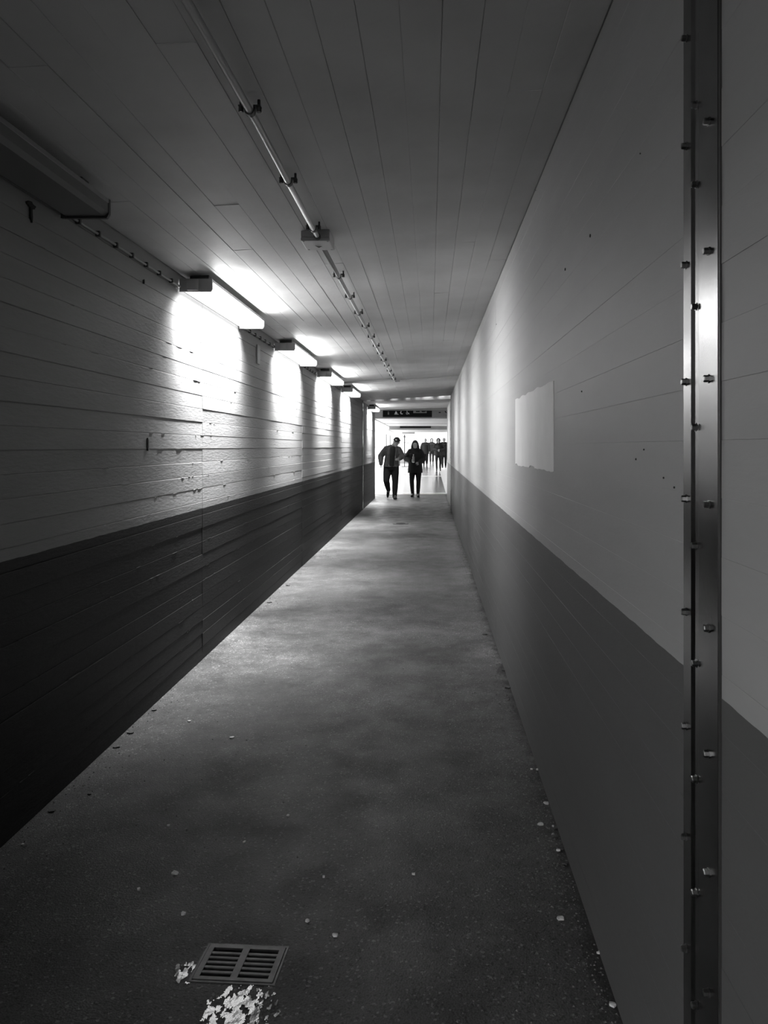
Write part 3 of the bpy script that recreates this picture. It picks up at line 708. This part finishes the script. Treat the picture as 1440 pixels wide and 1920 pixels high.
def kiosk(px0, px1, y, top, mat, label, nm='kiosk'):
    root = empty(nm, grounded((px0 + px1) / 2, y)); tag(root, label, 'kiosk'); c = Vector(root.location)
    hw_ = (px1 - px0) / 2 * y / F; zt = sz_(top, y) - c.z
    mesh_obj('body', bbox(-hw_, hw_, 0, 0.6, 0.06, zt - 0.05, 0.02), mat, root); mesh_obj('top', bbox(-hw_ - 0.03, hw_ + 0.03, -0.03, 0.63, zt - 0.05, zt, 0.01), M_frame, root)
    mesh_obj('plinth', bbox(-hw_ + 0.04, hw_ - 0.04, 0.04, 0.56, 0, 0.06), M_dark, root)
    mesh_obj('front_panel', bbox(-hw_ * 0.8, hw_ * 0.8, -0.015, 0.002, 0.2, zt - 0.2, 0.004, 1), M_white, root)
kiosk(752, 768, 50, 829, M_white, 'pale grey kiosk cabinet behind the walking pair')
bn = empty('bench', grounded(760, 46)); tag(bn, 'low dark counter standing on the hall floor behind the walking pair', 'bench')
hw_ = 13 * 46 / F
mesh_obj('seat', bbox(-hw_, hw_, -0.2, 0.3, 0.62, 0.78, 0.02), M_dark, bn); mesh_obj('front', bbox(-hw_ * 0.96, hw_ * 0.96, -0.14, -0.08, 0.12, 0.63), M_fasc, bn)
for s in (-1, 1): mesh_obj('leg', bbox(s * hw_ * 0.85 - 0.04, s * hw_ * 0.85 + 0.04, -0.16, 0.26, 0, 0.63), M_dark, bn)

# ------------------------------------------------------------------ people
M_skin = material('skin', 0.34, 0.55, mottle=0.05, mscale=20)
M_eye = material('eye', 0.02, 0.2)
M_black = material('black_cloth', 0.008, 0.85, mottle=0.3, mscale=20, bump=0.3, bscale=25, bdist=0.01)
M_darkc = material('dark_cloth', 0.010, 0.85, mottle=0.3, mscale=14, bump=0.3, bscale=25, bdist=0.01)
M_jack = material('grey_jacket', 0.085, 0.8, mottle=0.3, mscale=12, bump=0.3, bscale=20, bdist=0.012)
M_shirt = material('dark_shirt', 0.012, 0.85, mottle=0.2, mscale=20, bump=0.2, bscale=25, bdist=0.01)
M_hair = material('dark_hair', 0.008, 0.6, bump=0.5, bscale=60)
M_hairw = material('white_hair', 0.75, 0.6, bump=0.5, bscale=60)
M_sole = material('pale_sole', 0.5, 0.6)
M_shoe = material('dark_shoe', 0.01, 0.5)
M_emb = material('white_emblem', 0.7, 0.6)

def blob(bm, c, r, rot=None, seg=14):
    mt = Matrix.Translation(Vector(c)) @ (rot.to_4x4() if rot else Matrix()) @ Matrix.Diagonal((r[0], r[1], r[2], 1)) if not isinstance(r, (int, float)) else Matrix.Translation(Vector(c)) @ Matrix.Scale(r, 4)
    bmesh.ops.create_uvsphere(bm, u_segments=seg, v_segments=seg - 4, radius=1.0, matrix=mt)
def chain(bm, pts, rad, n=12):
    """tapered limb: cones between joints with a ball at each joint"""
    for a, b, ra, rb in zip(pts[:-1], pts[1:], rad[:-1], rad[1:]):
        if (Vector(a) - Vector(b)).length > 1e-4: tube(bm, [a, b], [ra, rb], n)
    for p, r in zip(pts, rad): blob(bm, p, r, seg=12)
def loft(bm, secs, n=20):
    """(cx,cy,cz,rx,ry) ellipses stacked from bottom to top"""
    rs = []
    for cx, cy, cz_, rx, ry in secs:
        rs.append([bm.verts.new((cx + rx * math.cos(2 * math.pi * i / n), cy + ry * math.sin(2 * math.pi * i / n), cz_)) for i in range(n)])
    for a, b in zip(rs[:-1], rs[1:]):
        for i in range(n): bm.faces.new((a[i], a[(i + 1) % n], b[(i + 1) % n], b[i]))
    bm.faces.new(rs[0][::-1]); bm.faces.new(rs[-1])
def fuse(name, bm, mat, parent, voxel, smooth=3):
    """fuse overlapping pieces to one continuous skin"""
    me = bpy.data.meshes.new(name); bmesh.ops.recalc_face_normals(bm, faces=bm.faces[:]); bm.to_mesh(me); bm.free()
    o = bpy.data.objects.new('tmp', me); COL.objects.link(o)
    md = o.modifiers.new('r', 'REMESH'); md.mode = 'VOXEL'; md.voxel_size = voxel; md.use_smooth_shade = True
    if smooth:
        s = o.modifiers.new('s', 'SMOOTH'); s.factor = 0.5; s.iterations = smooth
    dg = bpy.context.evaluated_depsgraph_get(); dg.update()
    nm = bpy.data.meshes.new_from_object(o.evaluated_get(dg)); nm.name = name
    bpy.data.objects.remove(o)
    nm.materials.clear(); nm.materials.append(mat)
    for p in nm.polygons: p.use_smooth = True
    q = bpy.data.objects.new(name, nm); COL.objects.link(q); q.parent = parent
    return q
def hand(bm, wrist, palm_dir, across, curl=0.5, s=1.0, flip=1):
    """palm, four unequal fingers and a thumb off the side of the palm"""
    w_ = Vector(wrist); d = Vector(palm_dir).normalized(); a = Vector(across); a = (a - d * a.dot(d)).normalized(); nrm = d.cross(a).normalized() * flip
    rot = Matrix((a, d, nrm)).transposed()
    blob(bm, w_ + d * 0.045 * s, (0.040 * s, 0.052 * s, 0.016 * s), rot)
    for k, (off, ln) in enumerate(((-0.028, 0.068), (-0.009, 0.078), (0.010, 0.072), (0.027, 0.056))):
        p = w_ + d * 0.082 * s + a * off * s; pts = [p - d * 0.03 * s, p]; dd = d.copy(); seg = ln / 3 * s
        for j in range(3):
            dd = (Matrix.Rotation(curl * (0.6 + 0.25 * j), 3, a * flip) @ dd).normalized(); p = p + dd * seg; pts.append(p)
        chain(bm, pts, [0.009 * s, 0.0095 * s, 0.009 * s, 0.0082 * s, 0.007 * s], 8)
    p0 = w_ + d * 0.022 * s - a * 0.030 * s; td = (d * 0.7 - a * 0.75 + nrm * 0.35).normalized(); p1 = p0 + td * 0.036 * s
    td2 = (d * 0.95 - a * 0.15 + nrm * 0.45).normalized(); p2 = p1 + td2 * 0.028 * s; p3 = p2 + td2 * 0.022 * s
    chain(bm, [p0, p1, p2, p3], [0.014 * s, 0.011 * s, 0.0095 * s, 0.0078 * s], 8)
def head_parts(bm, c, R, s=1.0):
    """skull, jaw, nose, ears, lips; faces -Y in head space"""
    def P(x, y, z): return Vector(c) + R @ Vector((x * s, y * s, z * s))
    blob(bm, P(0, 0.012, 0.022), (0.076 * s, 0.094 * s, 0.098 * s), R)
    blob(bm, P(0, -0.018, -0.048), (0.060 * s, 0.070 * s, 0.066 * s), R)
    blob(bm, P(0, -0.062, -0.092), (0.026 * s, 0.022 * s, 0.020 * s), R)
    chain(bm, [P(0, -0.086, 0.012), P(0, -0.106, -0.026)], [0.009 * s, 0.015 * s], 8)
    blob(bm, P(0, -0.076, 0.028), (0.052 * s, 0.016 * s, 0.011 * s), R)
    blob(bm, P(0, -0.083, -0.060), (0.024 * s, 0.010 * s, 0.006 * s), R); blob(bm, P(0, -0.080, -0.070), (0.021 * s, 0.010 * s, 0.006 * s), R)
    for q in (-1, 1):
        blob(bm, P(q * 0.040, -0.060, -0.025), (0.024 * s, 0.022 * s, 0.02 * s), R)
        blob(bm, P(q * 0.078, 0.012, -0.008), (0.010 * s, 0.020 * s, 0.031 * s), R)
def person(loc, J, spec, label, group=None, voxel=0.009, rz=0.0):
    root = empty('person', loc, rz); tag(root, label, 'person', group)
    hR = Matrix.Rotation(spec.get('yaw', 0), 3, 'Z') @ Matrix.Rotation(spec.get('roll', 0), 3, 'Y') @ Matrix.Rotation(spec.get('pitch', 0), 3, 'X')
    hs = spec.get('hs', 1.0); hc = Vector(J['head'])
    b = bmesh.new(); B = spec.get('build', 1.0)
    nk = Vector(J['neck']); pl = Vector(J['pelvis'])
    head_parts(b, hc, hR, hs)
    chain(b, [nk - Vector((0, 0, 0.04)), nk + (hc - nk) * 0.35, hc - hR @ Vector((0, -0.015, 0.05))], [0.066, 0.058, 0.054])
    mid = (nk + pl) / 2
    loft(b, [(pl.x, pl.y, pl.z - 0.08, 0.13 * B, 0.10 * B), (pl.x, pl.y, pl.z + 0.02, 0.165 * B, 0.115 * B), (mid.x, mid.y, mid.z - 0.06, 0.14 * B, 0.10 * B), (mid.x, mid.y, mid.z + 0.1, 0.165 * B, 0.11 * B), (nk.x, nk.y, nk.z - 0.10, 0.165 * B, 0.10 * B), (nk.x, nk.y, nk.z - 0.01, 0.07, 0.06)])
    for sd in ('L', 'R'):
        S, E, W = (Vector(J[k + sd]) for k in ('sh', 'el', 'wr'))
        chain(b, [S, (S + E) / 2, E, (E + W) / 2, W], [0.054 * B, 0.048 * B, 0.040 * B, 0.037 * B, 0.026 * B])
        hd_ = J.get('hd' + sd, ((W - E).normalized(), Vector((0, 1, 0)), 0.35, 1)); hand(b, W, hd_[0], hd_[1], hd_[2], 0.98, hd_[3])
        Hp, K, A, T = (Vector(J[k + sd]) for k in ('hip', 'kn', 'an', 'toe'))
        chain(b, [Hp, (Hp + K) / 2, K, K + (A - K) * 0.35, A], [0.084 * B, 0.074 * B, 0.054 * B, 0.052 * B, 0.036 * B]); chain(b, [A, (A + T) / 2, T], [0.036, 0.034, 0.026])
    fuse('body', b, M_skin, root, voxel)
    # trousers
    b = bmesh.new(); tw = spec.get('trouser', 0.016)
    loft(b, [(pl.x, pl.y, pl.z - 0.12, 0.15 * B + tw, 0.11 * B + tw), (pl.x, pl.y, pl.z, 0.165 * B + tw, 0.12 * B + tw), (pl.x, pl.y, pl.z + 0.10, 0.15 * B + tw, 0.11 * B + tw)])
    for sd in ('L', 'R'):
        Hp, K, A = (Vector(J[k + sd]) for k in ('hip', 'kn', 'an'))
        end = A - (K - A).normalized() * 0.012; e = spec.get('hem', 0.014)
        chain(b, [Hp, (Hp + K) / 2, K, K + (A - K) * 0.4, end], [0.088 * B + tw, 0.080 * B + tw, 0.058 * B + tw, 0.054 * B + tw, 0.040 * B + e])
    fuse('trousers', b, spec['tmat'], root, voxel)
    # shoes
    for sd in ('L', 'R'):
        A, T, K = (Vector(J[k + sd]) for k in ('an', 'toe', 'kn')); d = (T - A); dn_ = d.normalized()
        down = Vector((0, 0, -1)) - dn_ * Vector((0, 0, -1)).dot(dn_)
        if down.length < 0.05: down = Vector((0, -1, 0)) - dn_ * Vector((0, -1, 0)).dot(dn_)
        down.normalize()
        if dn_.z < -0.6: down = (Vector((0, 1, 0)) - dn_ * dn_.y).normalized()
        b = bmesh.new(); heel = A - dn_ * 0.045 + down * 0.035
        chain(b, [A + (K - A).normalized() * 0.03, A + down * 0.01, heel], [0.046, 0.048, 0.038]); chain(b, [A + down * 0.02, (A + T) / 2 + down * 0.012, T], [0.046, 0.045, 0.036])
        sh_ = fuse('shoe', b, M_shoe, root, voxel)
        b = bmesh.new(); side = dn_.cross(down).normalized(); n = 20
        ctr = (A + T) / 2 + down * 0.055 - dn_ * 0.01; ln = d.length / 2 + 0.062
        ol = [(math.cos(t) * ln, math.sin(t) * 0.046) for t in [2 * math.pi * i / n for i in range(n)]]
        lo_ = [b.verts.new(ctr + dn_ * u + side * v_ + down * 0.010) for u, v_ in ol]; hi_ = [b.verts.new(ctr + dn_ * u + side * v_ - down * 0.018) for u, v_ in ol]
        b.faces.new(lo_); b.faces.new(hi_[::-1])
        for i in range(n): b.faces.new((lo_[i], lo_[(i + 1) % n], hi_[(i + 1) % n], hi_[i]))
        bmesh.ops.recalc_face_normals(b, faces=b.faces[:])
        mesh_obj('sole', b, spec.get('sole', M_shoe), sh_)
    # jacket or coat
    b = bmesh.new(); j = spec.get('jack', 0.028); zb = spec['hem_z']; fl = spec.get('flare', 0.02)
    loft(b, [(pl.x, pl.y, zb, 0.165 * B + j + fl, 0.125 * B + j + fl), (pl.x, pl.y, pl.z + 0.05, 0.16 * B + j + fl * 0.6, 0.12 * B + j + fl * 0.5), (mid.x, mid.y, mid.z + 0.02, 0.155 * B + j, 0.115 * B + j), (mid.x, mid.y, mid.z + 0.14, 0.172 * B + j, 0.12 * B + j),
             (nk.x, nk.y, nk.z - 0.12, 0.150 * B + j, 0.105 * B + j), (nk.x, nk.y, nk.z - 0.04, 0.095 + j * 0.6, 0.075 + j * 0.6), (nk.x, nk.y, nk.z, 0.065 + j * 0.4, 0.060 + j * 0.4)])
    for sd in ('L', 'R'):
        S, E, W = (Vector(J[k + sd]) for k in ('sh', 'el', 'wr'))
        chain(b, [S, (S + E) / 2, E, (E + W) / 2, W + (E - W).normalized() * 0.015], [0.052 * B + j * 0.8, 0.050 * B + j, 0.046 * B + j * 0.9, 0.042 * B + j * 0.8, 0.032 * B + j * 0.6])
        chain(b, [nk - Vector((0, 0, 0.015)), (nk + S) / 2 - Vector((0, 0, 0.005)), S - Vector((0, 0, 0.01))], [0.045 + j * 0.6, 0.046 * B + j * 0.7, 0.050 * B + j * 0.8])
    jk = fuse('jacket' if spec.get('short') else 'coat', b, spec['jmat'], root, voxel)
    if spec.get('collar'):
        b = bmesh.new(); n = 22
        for i in range(n):
            t = 2 * math.pi * i / n; blob(b, (nk.x + 0.095 * math.cos(t), nk.y + 0.085 * math.sin(t) + 0.005, nk.z + 0.015 + 0.025 * math.sin(t)), (0.036, 0.036, 0.040), seg=10)
        fuse('hood', b, spec['jmat'], jk, voxel)
    if spec.get('front'):
        b = bmesh.new()
        for t in [i / 14 for i in range(15)]:
            zz = zb + 0.04 + (nk.z - 0.06 - zb - 0.04) * t; yy = pl.y + (nk.y - pl.y) * max(0, (zz - pl.z) / (nk.z - pl.z)); xx = pl.x + (nk.x - pl.x) * max(0, (zz - pl.z) / (nk.z - pl.z)) + 0.015
            blob(b, (xx, yy - (0.118 * B + j - 0.022 + (fl * 0.4 if t < 0.4 else 0)), zz), (0.082 - 0.03 * max(0, t - 0.6), 0.045, 0.05), seg=12)
        fuse('shirt', b, M_shirt, root, voxel)
        b = bmesh.new()
        for q in (-1, 1):
            pts = [(nk.x + q * 0.075, nk.y - 0.09, nk.z - 0.01), (nk.x + q * 0.10, nk.y - 0.125, nk.z - 0.12), (mid.x + q * 0.105, mid.y - 0.150, mid.z), (pl.x + q * 0.10, pl.y - 0.155, zb + 0.05)]
            chain(b, pts, [0.022, 0.024, 0.022, 0.02], 10)
        fuse('lapel', b, spec['jmat'], jk, voxel)
    # hair or cap, eyes
    def P(x, y, z): return hc + hR @ Vector((x * hs, y * hs, z * hs))
    for q in (-1, 1):
        b = bmesh.new(); blob(b, P(q * 0.031, -0.080, 0.008), 0.010 * hs, seg=10); mesh_obj('eye', b, M_eye, root, True)
    if spec.get('cap'):
        b = bmesh.new()
        blob(b, P(0, 0.014, 0.060), (0.088, 0.104, 0.072), hR); loft_c = []
        n = 16
        for i in range(n):
            t = 2 * math.pi * i / n; blob(b, P(0.080 * math.cos(t), 0.014 + 0.096 * math.sin(t), 0.050), (0.014, 0.014, 0.022), hR, seg=10)
        blob(b, P(0, -0.115, 0.040), (0.070, 0.062, 0.010), hR); blob(b, P(0, -0.07, 0.08), (0.066, 0.03, 0.055), hR)
        cp = fuse('cap', b, M_black, root, 0.006, 2)
        b = bmesh.new()
        for p_, q_ in (((-0.030, 0.062), (-0.030, 0.092)), ((-0.030, 0.092), (-0.006, 0.064)), ((-0.006, 0.064), (-0.006, 0.088))):
            tube(b, [P(p_[0], -0.104 + (p_[1] - 0.06) * 0.12, p_[1]), P(q_[0], -0.104 + (q_[1] - 0.06) * 0.12, q_[1])], 0.0075, 8)
        mesh_obj('emblem', b, M_emb, cp)
    else:
        b = bmesh.new()
        blob(b, P(0, 0.024, 0.040), (0.088, 0.100, 0.092), hR)
        if spec.get('long'):
            for q in (-1, 1): chain(b, [P(q * 0.072, 0.0, 0.04), P(q * 0.088, 0.012, -0.05), P(q * 0.084, 0.02, -0.14)], [0.026, 0.034, 0.030], 10)
            chain(b, [P(0, 0.07, 0.02), P(0, 0.085, -0.14)], [0.06, 0.06], 10)
        fuse('hair', b, spec.get('hmat', M_hair), root, 0.008, 2)
    if spec.get('hoodup'):
        b = bmesh.new(); blob(b, P(0, 0.03, 0.02), (0.115, 0.115, 0.135), hR); chain(b, [P(0, 0.03, -0.08), nk], [0.10, 0.11]); fuse('hood', b, spec['jmat'], root, voxel)
    return root

YM = 20.75; XM = sx_(733.6, YM)
man = dict(head=(0.150, -0.11, 1.585), neck=(0.045, -0.025, 1.475), pelvis=(0.0, 0.0, 0.93),
           shR=(-0.135, 0.0, 1.400), elR=(-0.295, 0.06, 1.195), wrR=(-0.285, -0.02, 0.965), shL=(0.205, -0.02, 1.385), elL=(0.300, 0.03, 1.190), wrL=(0.235, -0.215, 1.120),
           hdR=((0.05, -0.15, -1), (0, -1, 0.1), 0.35, 1), hdL=((-0.45, -0.75, -0.10), (0, 0, 1), 0.5, -1),
           hipR=(-0.100, 0.0, 0.90), knR=(-0.135, -0.03, 0.520), anR=(-0.100, 0.330, 0.245), toeR=(-0.115, 0.270, 0.085),
           hipL=(0.100, 0.0, 0.90), knL=(0.112, -0.02, 0.490), anL=(0.095, 0.00, 0.085), toeL=(0.135, -0.165, 0.040))
person((XM, YM, 0), man, dict(cap=True, short=True, front=True, hem_z=0.90, jmat=M_jack, tmat=M_darkc, trouser=0.030, hem=0.022, jack=0.038, flare=0.02, roll=0.20, pitch=0.22, yaw=0.05, hs=1.10, build=1.0),
       'man walking in a dark cap and open grey jacket over a dark shirt')
YW = 21.6; XW = sx_(779.2, YW)
wom = dict(head=(-0.012, -0.03, 1.515), neck=(-0.010, 0.0, 1.385), pelvis=(-0.01, 0.0, 0.88),
           shR=(-0.150, 0.0, 1.315), elR=(-0.270, 0.03, 1.105), wrR=(-0.130, -0.195, 1.055), shL=(0.135, 0.0, 1.315), elL=(0.215, 0.04, 1.090), wrL=(0.110, -0.185, 0.985),
           hdR=((0.75, -0.55, 0.10), (0, 0, 1), 0.75, -1), hdL=((-0.8, -0.45, 0.0), (0, 0, 1), 0.5, 1),
           hipR=(-0.085, 0.0, 0.86), knR=(-0.110, -0.01, 0.455), anR=(-0.085, 0.02, 0.080), toeR=(-0.110, -0.125, 0.036),
           hipL=(0.085, 0.0, 0.86), knL=(0.085, -0.03, 0.455), anL=(0.070, -0.04, 0.080), toeL=(0.085, -0.190, 0.036))
person((XW, YW, 0), wom, dict(long=True, collar=True, hem_z=0.70, jmat=M_black, tmat=M_black, trouser=0.010, hem=0.008, jack=0.045, flare=0.015, hs=1.0, pitch=0.12, sole=M_sole, build=0.95),
       'woman with dark hair in a long black coat carrying a bottle')
bt = empty('bottle', (XW - 0.055, YW - 0.290, 1.00)); tag(bt, 'small pale-bottomed bottle held upright in the hand of the woman in black', 'bottle')
def lathe(prof, n=16):
    bm = bmesh.new(); rs = [[bm.verts.new((r_ * math.cos(2 * math.pi * i / n), r_ * math.sin(2 * math.pi * i / n), z_)) for i in range(n)] for r_, z_ in prof]
    for a, b in zip(rs[:-1], rs[1:]):
        for i in range(n): bm.faces.new((a[i], a[(i + 1) % n], b[(i + 1) % n], b[i]))
    bm.faces.new(rs[0][::-1]); bm.faces.new(rs[-1]); return bm
mesh_obj('body', lathe([(0.028, 0.02), (0.031, 0.03), (0.031, 0.15), (0.026, 0.175), (0.014, 0.195), (0.013, 0.215)]), M_fasc, bt, True)
mesh_obj('base', lathe([(0.024, 0.0), (0.030, 0.004), (0.031, 0.03)]), M_emb, bt, True); mesh_obj('stopper', lathe([(0.016, 0.212), (0.016, 0.235), (0.012, 0.24)]), M_picto, bt, True)

def walker(s=1.0, stride=0.16, arm=0.05, fold=False):
    """generic striding pose; lengths scaled by s"""
    J = dict(head=(0, -0.03, 1.585), neck=(0, 0, 1.44), pelvis=(0, 0, 0.93), shR=(-0.155, 0, 1.375), shL=(0.155, 0, 1.375),
             hipR=(-0.09, 0, 0.90), hipL=(0.09, 0, 0.90), knR=(-0.095, -stride * 0.7, 0.50), knL=(0.095, stride * 0.1, 0.49), anR=(-0.09, -stride, 0.085), anL=(0.09, stride * 1.2, 0.10),
             toeR=(-0.10, -stride - 0.16, 0.04), toeL=(0.10, stride * 1.2 - 0.15, 0.038))
    if fold: J.update(elR=(-0.27, 0.03, 1.15), elL=(0.27, 0.03, 1.15), wrR=(-0.06, -0.22, 1.12), wrL=(0.08, -0.23, 1.07), hdR=((1, -0.1, 0), (0, 0, 1), 0.5, -1), hdL=((-1, -0.1, 0), (0, 0, 1), 0.5, 1))
    else: J.update(elR=(-0.25, arm, 1.14), elL=(0.25, -arm, 1.14), wrR=(-0.27, arm * 0.2 - 0.05, 0.89), wrL=(0.27, -arm - 0.12, 0.90))
    return {k: (tuple(c * s for c in v) if not k.startswith('hd') else v) for k, v in J.items()}
def far(px, y, J, spec, label):
    return person((sx_(px, y), y, hall_z(y)), J, dict(spec, hs=1.1), label, voxel=0.013)
far(822, 38.8, walker(0.985, 0.10, fold=True), dict(hoodup=True, hem_z=0.80, jmat=M_black, tmat=M_black, trouser=0.008, hem=0.006, jack=0.045, sole=M_sole, build=0.95), 'distant hooded person with folded arms and pale soles walking in the hall')
far(809.5, 50, walker(0.97, 0.14), dict(hoodup=True, hem_z=0.80, jmat=M_darkc, tmat=M_darkc, trouser=0.012, jack=0.04), 'distant hooded person in dark grey, left of the hooded one with folded arms')
far(797.5, 46, walker(0.98, 0.15), dict(hmat=M_hairw, hem_z=0.72, jmat=M_darkc, tmat=M_black, trouser=0.03, jack=0.045), 'distant white-haired person in a long dark coat beside the woman in black')
far(832.5, 43, walker(1.0, 0.12), dict(hoodup=False, hem_z=0.70, jmat=M_black, tmat=M_black, trouser=0.015, jack=0.05, build=1.1), 'distant bareheaded person in a long black coat behind the hooded one with folded arms')
